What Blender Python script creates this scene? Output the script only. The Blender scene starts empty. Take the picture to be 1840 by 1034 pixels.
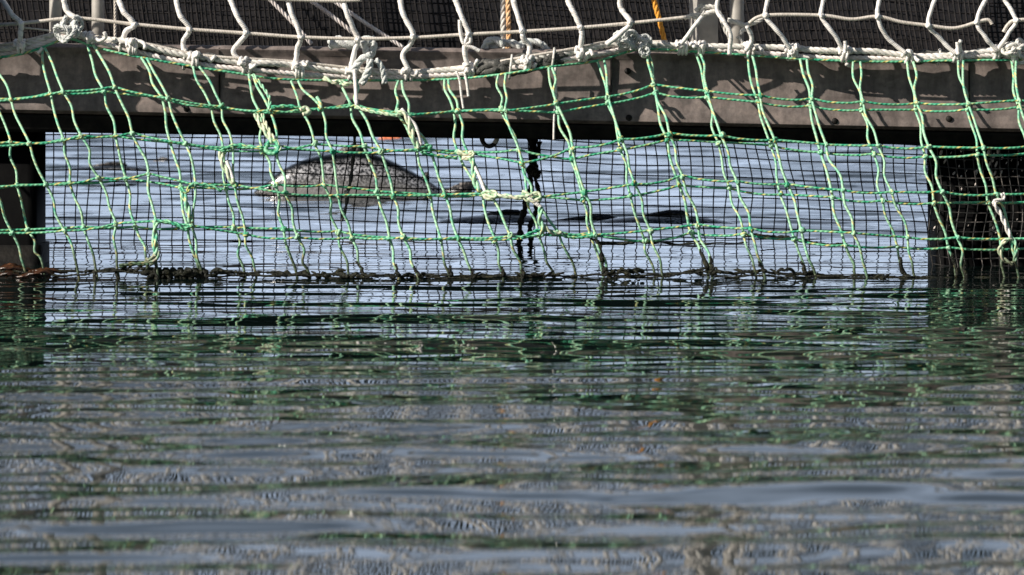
import bpy, math, random
import numpy as np
from mathutils import Vector, Matrix
R = math.radians
rnd = random.Random(7)
scene = bpy.context.scene
COL = scene.collection

# ------------------------------------------------------------------ camera
CAM_H = 0.48
FPX = 1840 * 100 / 36.0            # focal length in photo pixels
HOR = 100.0                        # picture row of the horizon
cam_d = bpy.data.cameras.new('Camera')
cam = bpy.data.objects.new('Camera', cam_d); COL.objects.link(cam)
cam.location = (0, 0, CAM_H); cam.rotation_euler = (R(90), 0, 0)
cam_d.lens = 100; cam_d.sensor_width = 36; cam_d.shift_y = -(517 - HOR) / 1840
cam_d.clip_start = 0.1; cam_d.clip_end = 3000
cam_d.dof.use_dof = True; cam_d.dof.focus_distance = 6.4; cam_d.dof.aperture_fstop = 9
scene.camera = cam

# ------------------------------------------------------------------ sky, sun, exposure
SUN_EL, SUN_AZ = R(31), R(61)      # azimuth to the left of straight behind the camera
sdir = Vector((-math.sin(SUN_AZ) * math.cos(SUN_EL), -math.cos(SUN_AZ) * math.cos(SUN_EL), math.sin(SUN_EL)))
w = bpy.data.worlds.new('World'); scene.world = w; w.use_nodes = True
nt = w.node_tree
sky = nt.nodes.new('ShaderNodeTexSky'); sky.sky_type = 'NISHITA'; sky.sun_disc = False
sky.sun_elevation = SUN_EL
sky.sun_rotation = math.atan2(sdir.x, sdir.y)
sky.air_density = 1.0; sky.dust_density = 0.4; sky.ozone_density = 1.0
# unseen bright cloud bank added beyond the pen to brighten the water
tc = nt.nodes.new('ShaderNodeTexCoord'); sp_ = nt.nodes.new('ShaderNodeSeparateXYZ'); nt.links.new(tc.outputs['Generated'], sp_.inputs[0])
def wmap(src, a, b, c, d):
    m = nt.nodes.new('ShaderNodeMapRange'); m.interpolation_type = 'SMOOTHSTEP'
    for i, v in enumerate((a, b, c, d)): m.inputs[1 + i].default_value = v
    nt.links.new(src, m.inputs[0]); return m.outputs[0]
def wmul(a, b):
    m = nt.nodes.new('ShaderNodeMath'); m.operation = 'MULTIPLY'; nt.links.new(a, m.inputs[0]); nt.links.new(b, m.inputs[1]); return m.outputs[0]
mpw = nt.nodes.new('ShaderNodeMapping'); mpw.inputs['Scale'].default_value = (2.2, 2.2, 7)
nt.links.new(tc.outputs['Generated'], mpw.inputs[0])
cn = nt.nodes.new('ShaderNodeTexNoise'); cn.inputs['Scale'].default_value = 1.6; cn.inputs['Detail'].default_value = 6
nt.links.new(mpw.outputs[0], cn.inputs['Vector'])
cf = wmul(wmul(wmap(sp_.outputs[1], .15, .8, 0, 1), wmap(sp_.outputs[2], .16, .75, 1, .62)), wmap(cn.outputs[0], .32, .62, .3, 1))
cmx = nt.nodes.new('ShaderNodeMix'); cmx.data_type = 'RGBA'
nt.links.new(cf, cmx.inputs[0]); nt.links.new(sky.outputs[0], cmx.inputs[6]); cmx.inputs[7].default_value = (17.6, 21.2, 27.4, 1)
nt.links.new(cmx.outputs[2], nt.nodes['Background'].inputs[0])
nt.nodes['Background'].inputs[1].default_value = 0.042
sd = bpy.data.lights.new('sun', 'SUN'); sd.energy = 5.0; sd.angle = R(0.5); sd.color = (1, 0.93, 0.83)
sun = bpy.data.objects.new('sun', sd); COL.objects.link(sun)
sun.rotation_euler = sdir.to_track_quat('Z', 'Y').to_euler()
scene.view_settings.view_transform = 'Standard'; scene.view_settings.look = 'None'
scene.view_settings.gamma = 1; scene.view_settings.exposure = 0.38

# ------------------------------------------------------------------ helpers
def P(x, y, D):
    return Vector(((x - 920) / FPX * D, D, CAM_H - (y - HOR) / FPX * D))

def tag(o, label=None, cat=None, group=None, kind=None):
    if label: o['label'] = label
    if cat: o['category'] = cat
    if group: o['group'] = group
    if kind: o['kind'] = kind
    return o

def thing(name, label, cat, loc=(0, 0, 0), group=None):
    o = bpy.data.objects.new(name, None); COL.objects.link(o); o.location = loc
    o.empty_display_size = 0.1
    return tag(o, label, cat, group)

class MB:
    def __init__(s): s.v = []; s.f = []; s.uv = []
    def face(s, idx, uvs=None):
        s.f.append(idx); s.uv.extend(uvs if uvs else [(0, 0)] * len(idx))
    def build(s, name, mat, parent=None, smooth=True):
        me = bpy.data.meshes.new(name)
        base = Vector(parent.matrix_basis.translation) if parent else Vector((0, 0, 0))
        pp = parent
        while pp is not None and pp.parent is not None:
            pp = pp.parent; base = base + pp.matrix_basis.translation
        me.from_pydata([tuple(Vector(p) - base) for p in s.v], [], s.f)
        l = me.uv_layers.new(name='UVMap')
        l.data.foreach_set('uv', np.array(s.uv, dtype=np.float32).ravel())
        if smooth: me.polygons.foreach_set('use_smooth', [True] * len(me.polygons))
        me.materials.append(mat); me.update()
        o = bpy.data.objects.new(name, me); COL.objects.link(o)
        if parent: o.parent = parent
        return o
    def tube(s, pts, r, n=8, caps=True, sq=1.0, v0=0.0):
        """pts: Vectors, r: float or list"""
        m = len(pts)
        rr = r if isinstance(r, (list, tuple)) else [r] * m
        T = []
        for i in range(m):
            t = pts[min(i + 1, m - 1)] - pts[max(i - 1, 0)]
            if t.length < 1e-9: t = Vector((0, 0, 1))
            T.append(t.normalized())
        up = Vector((0, 1, 0)) if abs(T[0].y) < .9 else Vector((1, 0, 0))
        nrm = (up - T[0] * up.dot(T[0])).normalized()
        b0 = len(s.v); vl = v0; vs = []
        for i in range(m):
            if i:
                vl += (pts[i] - pts[i - 1]).length
                nrm = nrm - T[i] * nrm.dot(T[i])
                if nrm.length < 1e-6: nrm = T[i].orthogonal()
                nrm.normalize()
            vs.append(vl)
            bi = T[i].cross(nrm)
            for k in range(n):
                a = 2 * math.pi * k / n
                s.v.append(pts[i] + nrm * (math.cos(a) * rr[i] * sq) + bi * (math.sin(a) * rr[i]))
        for i in range(m - 1):
            for k in range(n):
                k2 = (k + 1) % n
                s.face((b0 + i * n + k, b0 + i * n + k2, b0 + (i + 1) * n + k2, b0 + (i + 1) * n + k),
                       [(k / n, vs[i]), ((k + 1) / n, vs[i]), ((k + 1) / n, vs[i + 1]), (k / n, vs[i + 1])])
        if caps:
            s.face(tuple(b0 + k for k in reversed(range(n))))
            s.face(tuple(b0 + (m - 1) * n + k for k in range(n)))
    def box(s, x0, x1, y0, y1, z0, z1):
        b = len(s.v)
        for z in (z0, z1):
            for (x, y) in ((x0, y0), (x1, y0), (x1, y1), (x0, y1)): s.v.append(Vector((x, y, z)))
        for q in ((0, 3, 2, 1), (4, 5, 6, 7), (0, 1, 5, 4), (1, 2, 6, 5), (2, 3, 7, 6), (3, 0, 4, 7)):
            s.face(tuple(b + i for i in q))

def smooth(pts, sub=6):
    out = []
    n = len(pts)
    if n < 3:
        return [pts[0].lerp(pts[1], i / sub) for i in range(sub + 1)]
    for i in range(n - 1):
        p0 = pts[max(i - 1, 0)]; p1 = pts[i]; p2 = pts[i + 1]; p3 = pts[min(i + 2, n - 1)]
        for k in range(sub):
            t = k / sub
            out.append(0.5 * ((2 * p1) + (p2 - p0) * t + (2 * p0 - 5 * p1 + 4 * p2 - p3) * t * t + (3 * p1 - p0 - 3 * p2 + p3) * t ** 3))
    out.append(pts[-1].copy())
    return out

def resample(pts, step):
    out = [pts[0].copy()]; acc = 0.0
    for a, b in zip(pts, pts[1:]):
        L = (b - a).length; d = step - acc
        while d <= L and L > 0:
            out.append(a.lerp(b, d / L)); d += step
        acc = (acc + L) % step
    if (out[-1] - pts[-1]).length > step * .3: out.append(pts[-1].copy())
    return out

def wob(pts, amp, freq, seed):
    r = random.Random(seed)
    ph = [r.uniform(0, 6.28) for _ in range(6)]
    s = 0; out = []
    for i, p in enumerate(pts):
        if i: s += (p - pts[i - 1]).length
        out.append(p + Vector((math.sin(s * freq + ph[0]) + .6 * math.sin(s * freq * 2.3 + ph[1]),
                               math.sin(s * freq * 1.1 + ph[2]) + .6 * math.sin(s * freq * 2.1 + ph[3]),
                               math.sin(s * freq * .9 + ph[4]) + .6 * math.sin(s * freq * 2.6 + ph[5]))) * amp)
    return out

def rope(mb, pts, r, pitch=None, strands=3, seed=0):
    """laid rope: helical strands round the path"""
    pitch = pitch or r * 7
    pts = resample(pts, pitch / 10)
    m = len(pts)
    T = [(pts[min(i + 1, m - 1)] - pts[max(i - 1, 0)]).normalized() for i in range(m)]
    nrm = T[0].orthogonal().normalized(); fr = []
    for i in range(m):
        nrm = nrm - T[i] * nrm.dot(T[i]); nrm.normalize(); fr.append((nrm.copy(), T[i].cross(nrm)))
    for k in range(strands):
        sp = []; s = 0
        for i in range(m):
            if i: s += (pts[i] - pts[i - 1]).length
            a = 2 * math.pi * (k / strands + s / pitch)
            sp.append(pts[i] + (fr[i][0] * math.cos(a) + fr[i][1] * math.sin(a)) * r * .52)
        mb.tube(sp, r * .56, n=6)

# ------------------------------------------------------------------ materials
def new_mat(name):
    m = bpy.data.materials.new(name); m.use_nodes = True
    return m, m.node_tree, m.node_tree.nodes['Principled BSDF']

def N(t, kind, **kw):
    n = t.nodes.new(kind)
    for k, v in kw.items():
        if k in n.inputs: n.inputs[k].default_value = v
        else: setattr(n, k, v)
    return n

def ramp(t, src, stops):
    r = t.nodes.new('ShaderNodeValToRGB')
    while len(r.color_ramp.elements) < len(stops): r.color_ramp.elements.new(.5)
    for e, (p, c) in zip(r.color_ramp.elements, stops):
        e.position = p; e.color = (*c, 1) if len(c) == 3 else c
    t.links.new(src, r.inputs[0]); return r

def mixc(t, fac, a, b, mode='MIX'):
    m = t.nodes.new('ShaderNodeMix'); m.data_type = 'RGBA'; m.blend_type = mode
    for sock, val in ((m.inputs[0], fac), (m.inputs[6], a), (m.inputs[7], b)):
        if hasattr(val, 'links') or isinstance(val, bpy.types.NodeSocket): t.links.new(val, sock)
        else: sock.default_value = val if isinstance(val, (int, float)) else (*val, 1)
    return m.outputs[2]

def math_n(t, op, a, b=None, c=None):
    m = t.nodes.new('ShaderNodeMath'); m.operation = op
    for s, v in zip(m.inputs, (a, b, c)):
        if v is None: continue
        if isinstance(v, bpy.types.NodeSocket): t.links.new(v, s)
        else: s.default_value = v
    return m.outputs[0]

def uv_sep(t):
    u = t.nodes.new('ShaderNodeUVMap'); s = t.nodes.new('ShaderNodeSeparateXYZ')
    t.links.new(u.outputs[0], s.inputs[0]); return s.outputs[0], s.outputs[1]

def bump(t, bs, h, strength=.5, dist=.002):
    b = t.nodes.new('ShaderNodeBump'); b.inputs['Strength'].default_value = strength; b.inputs['Distance'].default_value = dist
    t.links.new(h, b.inputs['Height']); t.links.new(b.outputs[0], bs.inputs['Normal'])

def obj_noise(t, scale, detail=4, rough=.55):
    c = t.nodes.new('ShaderNodeTexCoord'); n = N(t, 'ShaderNodeTexNoise', Scale=scale, Detail=detail, Roughness=rough)
    t.links.new(c.outputs['Object'], n.inputs['Vector']); return n.outputs[0]

def twine_mat(name, base, worn, tracer, pitch, worn_amt, grow=False, bs_=.35):
    m, t, bs = new_mat(name)
    u, v = uv_sep(t)
    ph = math_n(t, 'FRACT', math_n(t, 'ADD', math_n(t, 'MULTIPLY', v, 1 / pitch), u))
    tr = math_n(t, 'LESS_THAN', ph, .28)
    nz = obj_noise(t, 60)
    wr = ramp(t, nz, [(.5 - worn_amt * .3, (0, 0, 0)), (.75 - worn_amt * .3, (1, 1, 1))])
    c1 = mixc(t, wr.outputs[0], base, worn)
    nz2 = obj_noise(t, 37)
    trv = math_n(t, 'MULTIPLY', tr, ramp(t, nz2, [(.44, (0, 0, 0)), (.56, (.9, .9, .9))]).outputs[0])
    c2 = mixc(t, trv, c1, tracer)
    if grow:   # algae film low on the net, near the water line (world height)
        g = t.nodes.new('ShaderNodeNewGeometry'); s = t.nodes.new('ShaderNodeSeparateXYZ'); t.links.new(g.outputs['Position'], s.inputs[0])
        h = math_n(t, 'ADD', s.outputs[2], math_n(t, 'MULTIPLY', math_n(t, 'SUBTRACT', obj_noise(t, 9), .5), -.16))
        gr = ramp(t, h, [(.015, (1, 1, 1)), (.075, (0, 0, 0))])
        c2 = mixc(t, math_n(t, 'MULTIPLY', gr.outputs[0], .9), c2, (.035, .035, .012))
    t.links.new(c2, bs.inputs['Base Color']); bs.inputs['Roughness'].default_value = .5
    # lay of the strands
    st = math_n(t, 'SINE', math_n(t, 'MULTIPLY', math_n(t, 'ADD', math_n(t, 'MULTIPLY', v, 1 / (pitch * .3)), u), 6.2832))
    bump(t, bs, st, bs_, .0012)
    return m

M = {}
M['green_v'] = twine_mat('green_twine', (.04, .40, .26), (.36, .63, .41), (.66, .58, .24), .034, .75, True)
M['green_h'] = twine_mat('green_cross_twine', (.025, .33, .18), (.20, .50, .28), (.62, .52, .16), .034, .35, True)
M['white_t'] = twine_mat('white_twine', (.76, .71, .66), (.86, .83, .79), (.56, .53, .50), .013, .5, bs_=.18)
M['thin_t'] = twine_mat('cream_line', (.56, .50, .43), (.66, .60, .53), (.45, .41, .36), .012, .5, bs_=.2)
M['bleached'] = twine_mat('bleached_lashing', (.10, .46, .26), (.58, .64, .44), (.74, .66, .50), .04, .75, True)

def rough_mat(name, stops, scale, rough=.7, bs_strength=.4, bdist=.003, detail=6, spec=.5):
    m, t, bs = new_mat(name)
    nz = obj_noise(t, scale, detail)
    r = ramp(t, nz, stops); t.links.new(r.outputs[0], bs.inputs['Base Color'])
    bs.inputs['Roughness'].default_value = rough; bs.inputs['Specular IOR Level'].default_value = spec
    bump(t, bs, obj_noise(t, scale * 2.5, 5), bs_strength, bdist)
    return m
M['rope'] = rough_mat('weathered_white_rope', [(.3, (.42, .43, .38)), (.5, (.68, .65, .60)), (.7, (.80, .76, .72))], 60, .8)
M['rope_pink'] = rough_mat('faded_pale_rope', [(.3, (.58, .51, .47)), (.5, (.74, .67, .64)), (.7, (.82, .78, .75))], 50, .8)
M['fray'] = rough_mat('frayed_white_rope', [(.3, (.45, .50, .47)), (.55, (.68, .68, .66)), (.7, (.8, .79, .77))], 120, .85, .8, .004)
M['black_net'] = rough_mat('black_netting', [(.4, (.006, .006, .007)), (.6, (.014, .013, .014))], 80, .6, spec=.2)
M['column_net'] = rough_mat('mottled_black_netting', [(.45, (.012, .012, .012)), (.6, (.05, .045, .042)), (.72, (.22, .19, .17))], 55, .5)  # pale patches at random on near-black strands
M['jump_net'] = rough_mat('black_jump_netting', [(.4, (.010, .009, .009)), (.6, (.024, .021, .021))], 80, .6, spec=.2)
M['black_plastic'] = rough_mat('black_plastic', [(.35, (.0016, .0016, .0018)), (.65, (.004, .0038, .0038))], 20, .6, .3, .002, spec=.08)
M['rubber'] = rough_mat('black_rubber_band', [(.4, (.005, .005, .005)), (.62, (.016, .014, .012))], 30, .6, .4, .004, spec=.2)
M['dark_rope'] = rough_mat('tarred_dark_rope', [(.4, (.010, .010, .010)), (.65, (.03, .026, .022))], 60, .7, .8, .004)
M['shade_net'] = rough_mat('dark_shade_netting', [(.35, (.035, .036, .032)), (.55, (.08, .078, .07)), (.7, (.2, .19, .175))], 110, .8, .6, .004)  # for the bunches added to shade the beam
M['grey_line'] = rough_mat('dirty_grey_line', [(.4, (.035, .035, .035)), (.65, (.09, .085, .08))], 60, .7, .8, .004)
M['algae'] = rough_mat('dark_algae', [(.4, (.004, .005, .002)), (.58, (.012, .013, .005)), (.75, (.05, .045, .015))], 90, .5, .9, .006, spec=.3)
M['kelp'] = rough_mat('brown_kelp', [(.3, (.010, .005, .003)), (.5, (.045, .018, .008)), (.72, (.14, .06, .028))], 40, .28, .6, .004)
M['orange_rope'] = rough_mat('orange_rope', [(.3, (.62, .24, .02)), (.6, (.85, .40, .05))], 90, .7)
M['orange_pale'] = rough_mat('faded_orange_rope', [(.3, (.62, .30, .10)), (.6, (.78, .52, .30))], 90, .7)
M['orange_float'] = rough_mat('orange_plastic', [(.3, (.65, .14, .05)), (.7, (.85, .30, .14))], 20, .5)
M['glint'] = rough_mat('pale_glint', [(.3, (.30, .25, .22)), (.6, (.7, .62, .58))], 60, .8)

def steel_mat():
    m, t, bs = new_mat('galvanised_steel')
    nz = obj_noise(t, 25, 6)
    r = ramp(t, nz, [(.3, (.30, .28, .25)), (.7, (.50, .47, .43))]); t.links.new(r.outputs[0], bs.inputs['Base Color'])
    bs.inputs['Roughness'].default_value = .5; bs.inputs['Metallic'].default_value = .15
    bump(t, bs, nz, .2, .002); return m
M['steel'] = steel_mat()

def beam_mat():
    m, t, bs = new_mat('weathered_grey_beam')
    c = t.nodes.new('ShaderNodeTexCoord')
    mp = N(t, 'ShaderNodeMapping'); mp.inputs['Scale'].default_value = (9, 9, 1.6)
    t.links.new(c.outputs['Object'], mp.inputs[0])
    n1 = N(t, 'ShaderNodeTexNoise', Scale=3.0, Detail=7, Roughness=.65); t.links.new(mp.outputs[0], n1.inputs['Vector'])
    mp2 = N(t, 'ShaderNodeMapping'); mp2.inputs['Scale'].default_value = (1.3, 1, 5)
    t.links.new(c.outputs['Object'], mp2.inputs[0])
    n2 = N(t, 'ShaderNodeTexNoise', Scale=2.2, Detail=6, Roughness=.6); t.links.new(mp2.outputs[0], n2.inputs['Vector'])
    c1 = ramp(t, n1.outputs[0], [(.28, (.085, .072, .068)), (.5, (.170, .147, .138)), (.72, (.265, .228, .213))])
    c2 = ramp(t, n2.outputs[0], [(.34, (.55, .50, .48)), (.48, (.95, .91, .89)), (.66, (1.15, 1.07, 1.02))])
    cc = mixc(t, 1.0, c1.outputs[0], c2.outputs[0], 'MULTIPLY')
    n4 = obj_noise(t, 70, 4, .7)
    cc = mixc(t, 1.0, cc, ramp(t, n4, [(.3, (.70, .68, .67)), (.5, (1, 1, 1)), (.7, (1.28, 1.25, 1.22))]).outputs[0], 'MULTIPLY')
    n3 = obj_noise(t, 14, 3)
    sp = ramp(t, n3, [(.66, (0, 0, 0)), (.7, (1, 1, 1))])
    cc = mixc(t, math_n(t, 'MULTIPLY', sp.outputs[0], .5), cc, (.07, .06, .055))
    t.links.new(cc, bs.inputs['Base Color']); bs.inputs['Roughness'].default_value = .62
    bump(t, bs, n1.outputs[0], .25, .003); return m
M['beam'] = beam_mat()

def water_mat():
    m, t, bs = new_mat('sea_water')
    bs.inputs['Base Color'].default_value = (.004, .009, .008, 1)
    bs.inputs['Roughness'].default_value = .015; bs.inputs['IOR'].default_value = 1.55
    return m
M['water'] = water_mat()

def hill_mat():
    m, t, bs = new_mat('dark_hillside')
    nz = obj_noise(t, .05, 8, .65)
    r = ramp(t, nz, [(.3, (.005, .004, .004)), (.55, (.014, .012, .0115)), (.75, (.030, .026, .024))])
    t.links.new(r.outputs[0], bs.inputs['Base Color']); bs.inputs['Roughness'].default_value = .95
    bs.inputs['Specular IOR Level'].default_value = .1
    return m
M['hill'] = hill_mat()

def salmon_mat():
    m, t, bs = new_mat('salmon_skin')
    u, v = uv_sep(t)     # u: 0 back .. 1 belly, v: along the body
    nz = obj_noise(t, 26, 4)
    uu = math_n(t, 'ADD', u, math_n(t, 'MULTIPLY', math_n(t, 'SUBTRACT', nz, .5), .16))
    hd = math_n(t, 'MAXIMUM', math_n(t, 'SUBTRACT', .22, v), 0.0)
    uu = math_n(t, 'SUBTRACT', uu, math_n(t, 'MULTIPLY', hd, .75))
    base = ramp(t, uu, [(.17, (.004, .005, .005)), (.26, (.012, .013, .013)), (.33, (.026, .027, .028)), (.40, (.068, .068, .070)), (.46, (.17, .167, .168)), (.52, (.34, .325, .32))])
    vo = N(t, 'ShaderNodeTexVoronoi', Scale=110); c = t.nodes.new('ShaderNodeTexCoord'); t.links.new(c.outputs['Object'], vo.inputs['Vector'])
    fl = ramp(t, vo.outputs['Distance'], [(.30, (0, 0, 0)), (.42, (1, 1, 1))])
    sprk = math_n(t, 'MULTIPLY', fl.outputs[0], ramp(t, uu, [(.18, (0, 0, 0)), (.30, (1, 1, 1)), (.42, (.8, .8, .8)), (.55, (.1, .1, .1))]).outputs[0])
    sprk = math_n(t, 'MULTIPLY', sprk, ramp(t, obj_noise(t, 130, 2), [(.42, (0, 0, 0)), (.55, (1, 1, 1))]).outputs[0])
    cc = mixc(t, sprk, base.outputs[0], (.66, .65, .66))
    vo2 = N(t, 'ShaderNodeTexVoronoi', Scale=48); t.links.new(c.outputs['Object'], vo2.inputs['Vector'])
    sp = ramp(t, vo2.outputs['Distance'], [(.20, (1, 1, 1)), (.27, (0, 0, 0))])
    spm = math_n(t, 'MULTIPLY', sp.outputs[0], ramp(t, uu, [(.34, (.9, .9, .9)), (.44, (0, 0, 0))]).outputs[0])
    cc = mixc(t, spm, cc, (.012, .012, .011))
    t.links.new(cc, bs.inputs['Base Color']); bs.inputs['Roughness'].default_value = .18; bs.inputs['Metallic'].default_value = .3
    bs.inputs['Specular IOR Level'].default_value = .6
    bump(t, bs, vo.outputs['Distance'], .3, .002); return m
M['salmon'] = salmon_mat()
M['fin'] = rough_mat('salmon_fin', [(.40, (.010, .010, .010)), (.52, (.03, .028, .026)), (.64, (.30, .27, .25))], 90, .3)
M['eye'] = rough_mat('fish_eye', [(.4, (.004, .004, .004)), (.6, (.01, .01, .01))], 40, .1)

# ------------------------------------------------------------------ setting: water, hills
def axis(segs):
    out = [segs[0][0]]
    for a, b, st in segs:
        n = max(1, int(round((b - a) / st))); out += list(np.linspace(a, b, n + 1)[1:])
    return np.array(out)
def geo(a, b, s0, g):
    out = []; p = a; s = s0
    while p < b: s *= g; p += s; out.append(p)
    return out
gx = list(np.arange(-3.2, 3.2001, .018)); ext = geo(3.2, 600, .018, 1.16)
gx = np.array([-e for e in reversed(ext)] + gx + ext)
gy = axis([(1.6, 8.6, .0085), (8.6, 12.5, .012), (12.5, 19, .02)])
gy = np.array([-e for e in reversed(geo(-1.6, 60, .02, 1.3))] + list(gy) + [e for e in geo(19, 1200, .02, 1.12)])
X, Y = np.meshgrid(gx, gy)
sx = np.gradient(gx); sy = np.gradient(gy)
SP = np.maximum(sx[None, :] * .45, sy[:, None])
rs = np.random.RandomState(5)
Z = np.zeros_like(X)
bands = [(.035, .06, .024, 26, 16), (.06, .11, .054, 34, 11), (.11, .20, .058, 30, 11), (.20, .5, .038, 16, 12), (.6, 1.4, .018, 8, 14)]
# patchy calm/rippled modulation, calmer round the net, livelier inside the pen
mod = .75 + .35 * np.sin(X * 1.1 + 1.3 * np.sin(Y * .9)) * np.sin(Y * 1.7 + .8 * X) + .15 * np.sin(3.1 * X + 2.2 * Y)
zone = np.interp(Y, [2, 3.2, 3.8, 4.4, 5.15, 5.6, 6.0, 6.4, 7.2, 8.0, 10, 18], [1.2, 1.06, .88, .82, .78, .56, .38, .34, .42, 1.2, 1.9, 2.1])
for lo, hi, sig, n, spread in bands:
    for i in range(n):
        lam = math.exp(rs.uniform(math.log(lo), math.log(hi))); k = 2 * math.pi / lam
        th = rs.normal(0, R(spread)); a = sig * math.sqrt(2.0 / n) / k
        att = np.clip((lam / SP - 3.0) / 3.0, 0, 1)
        Z += a * att * np.sin(k * (X * math.sin(th) + Y * math.cos(th)) + rs.uniform(0, 6.28)) * (mod if lam < .35 else 1)
Z *= zone
me = bpy.data.meshes.new('water')
nx, ny = len(gx), len(gy)
co = np.stack([X, Y, Z], -1).reshape(-1, 3).astype(np.float32)
me.vertices.add(len(co)); me.vertices.foreach_set('co', co.ravel())
ii = np.arange((ny - 1) * (nx - 1)); rr_, cc_ = ii // (nx - 1), ii % (nx - 1); a0 = rr_ * nx + cc_
quads = np.stack([a0, a0 + 1, a0 + nx + 1, a0 + nx], -1).astype(np.int32)
me.loops.add(quads.size); me.loops.foreach_set('vertex_index', quads.ravel())
me.polygons.add(len(quads)); me.polygons.foreach_set('loop_start', np.arange(len(quads), dtype=np.int32) * 4)
me.polygons.foreach_set('use_smooth', np.ones(len(quads), dtype=bool))
me.update(calc_edges=True); me.materials.append(M['water'])
wo = bpy.data.objects.new('water', me); COL.objects.link(wo)
tag(wo, 'dark rippled sea water reflecting the net and blue sky', 'water', kind='structure')

mb = MB()
hx = np.linspace(-420, 420, 170); rows = np.linspace(0, 1, 14)
rh = random.Random(3); phs = [rh.uniform(0, 6.28) for _ in range(8)]
for j, rw in enumerate(rows):
    for x in hx:
        H = 21 + 4.5 * math.sin(x * .013 + phs[0]) + 2.2 * math.sin(x * .037 + phs[1]) + 1.0 * math.sin(x * .11 + phs[2]) + .6 * math.sin(x * .31 + phs[3])
        z = H * (1 - (1 - rw) ** 1.8) + (.8 * math.sin(x * .5 + rw * 20 + phs[4]) if 0 < rw else 0)
        mb.v.append(Vector((x, 330 + rw * 130 + 8 * math.sin(x * .03 + phs[5]), z - (1.5 if j == 0 else 0))))
for j in range(len(rows) - 1):
    for i in range(len(hx) - 1):
        a = j * len(hx) + i; mb.face((a, a + 1, a + 1 + len(hx), a + len(hx)))
tag(mb.build('hills', M['hill']), 'low dark hillside shore beyond the pen', 'hills', kind='structure')

# ------------------------------------------------------------------ walkway beam
BD = 6.42
GAPS = [(-400, .06), (0, .06), (170, .06), (220, .085), (500, .085), (570, .040), (830, .040), (880, .09), (1020, .09), (1095, .014), (1400, .014), (1460, .036), (1850, .048), (2300, .05)]
def GD(x): return BD - .012 - float(np.interp(x, [g[0] for g in GAPS], [g[1] for g in GAPS]))
def lin(a, b): return lambda x: a + (b - a) * (x / 1840.0)
topY, midY, botY = lin(77, 98), lin(203, 238), lin(238, 264)
def zpx(y, D): return CAM_H - (y - HOR) / FPX * D
beam = thing('walkway_beam', 'long grey weathered walkway beam running across behind the green net', 'beam', (0, BD, .4))
def beam_strip(name, mat, prof):
    """prof(x) -> list of (depth, z); extruded along the beam"""
    mb = MB(); xs = np.linspace(-1900, 3740, 189); first = True
    for x in xs:
        pr = prof(x); b = len(mb.v); n = len(pr)
        X_ = (x - 920) / FPX * BD
        for (d, z) in pr: mb.v.append(Vector((X_, BD + d, z)))
        if not first:
            for k in range(n):
                k2 = (k + 1) % n
                mb.face((b - n + k, b + k, b + k2, b - n + k2))
        first = False
    return mb.build(name, mat, beam)
def face_prof(x):
    zt, zm = zpx(topY(x), BD), zpx(midY(x), BD)
    wv = .0012 * math.sin(x * .013) + .0008 * math.sin(x * .041 + 1)
    return [(.34, zt), (.016, zt), (.006, zt - .002), (.0, zt - .009), (.002, zt - .014), (.008 + wv, zt - .022), (.010 + wv, zt - .030), (.009 + wv, zt - .07), (.005 + wv, zm + .045), (-.004 + wv, zm + .02), (-.004, zm + .008),
            (.012, zm), (.34, zm)]
bm_o = beam_strip('face_panel', M['beam'], face_prof)
for k, xs_ in enumerate((394, 1098, 1742)):
    X_ = (xs_ - 920) / FPX * BD; mb = MB()
    mb.box(X_ - .0016, X_ + .0016, BD + .001, BD + .012, zpx(midY(xs_), BD) + .012, zpx(topY(xs_), BD) - .006); mb.build('seam', M['rubber'], beam, smooth=False)
for xs_, ys_ in ((336, 196), (720, 206), (1130, 212), (1128, 128), (1500, 218), (1705, 214)):
    c = P(xs_, ys_, BD); mb = MB()
    mb.tube([Vector((c.x, BD + .012, c.z)), Vector((c.x, BD - .004, c.z)), Vector((c.x, BD - .007, c.z))], [.0075, .0075, .005], n=10); mb.build('bolt', M['rubber'], beam)
def low_prof(x):
    zm, zb = zpx(midY(x), BD) - .002, zpx(botY(x), BD)
    return [(.30, zm), (.020, zm), (.020, zm - .006), (.028, zm - .012), (.030, zb + .01), (.04, zb), (.30, zb)]
beam_strip('lower_fender_strip', M['rubber'], low_prof)
bm_o.data.set_sharp_from_angle(angle=R(50)) if hasattr(bm_o.data, 'set_sharp_from_angle') else None

def deck_prof(x):
    zt = zpx(topY(x), BD) - .004
    return [(.342, zt), (.98, zt), (.98, zt - .05), (.342, zt - .05)]
beam_strip('walkway_deck', M['rubber'], deck_prof)
def inner_prof(x):
    zt, zb = zpx(topY(x), BD) - .056, zpx(botY(x), BD) - .002
    return [(.86, zt), (.975, zt), (.975, zb), (.86, zb)]
beam_strip('inner_edge_beam', M['rubber'], inner_prof)

ic = thing('hidden_blocker', 'black unseen block added behind the walkway beam to darken reflections', 'float', (0, 7.8, .35))  # added hidden block, keeps sky out of the reflection under the beam
mb = MB()
for x in np.linspace(-1900, 3740, 90):
    X_ = (x - 920) / FPX * BD; b = len(mb.v); zb = zpx(botY(x * 6.42 / 7.9 + 920 * (1 - 6.42 / 7.9)) - 15, 7.98)
    for d, z in ((7.50, .42), (7.98, .42), (7.98, zb), (7.50, zb)): mb.v.append(Vector((X_, d, z)))
    if b:
        for k in range(4): mb.face((b - 4 + k, b + k, b + (k + 1) % 4, b - 4 + (k + 1) % 4))
mb.build('hidden_block', M['rubber'], ic)

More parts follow.
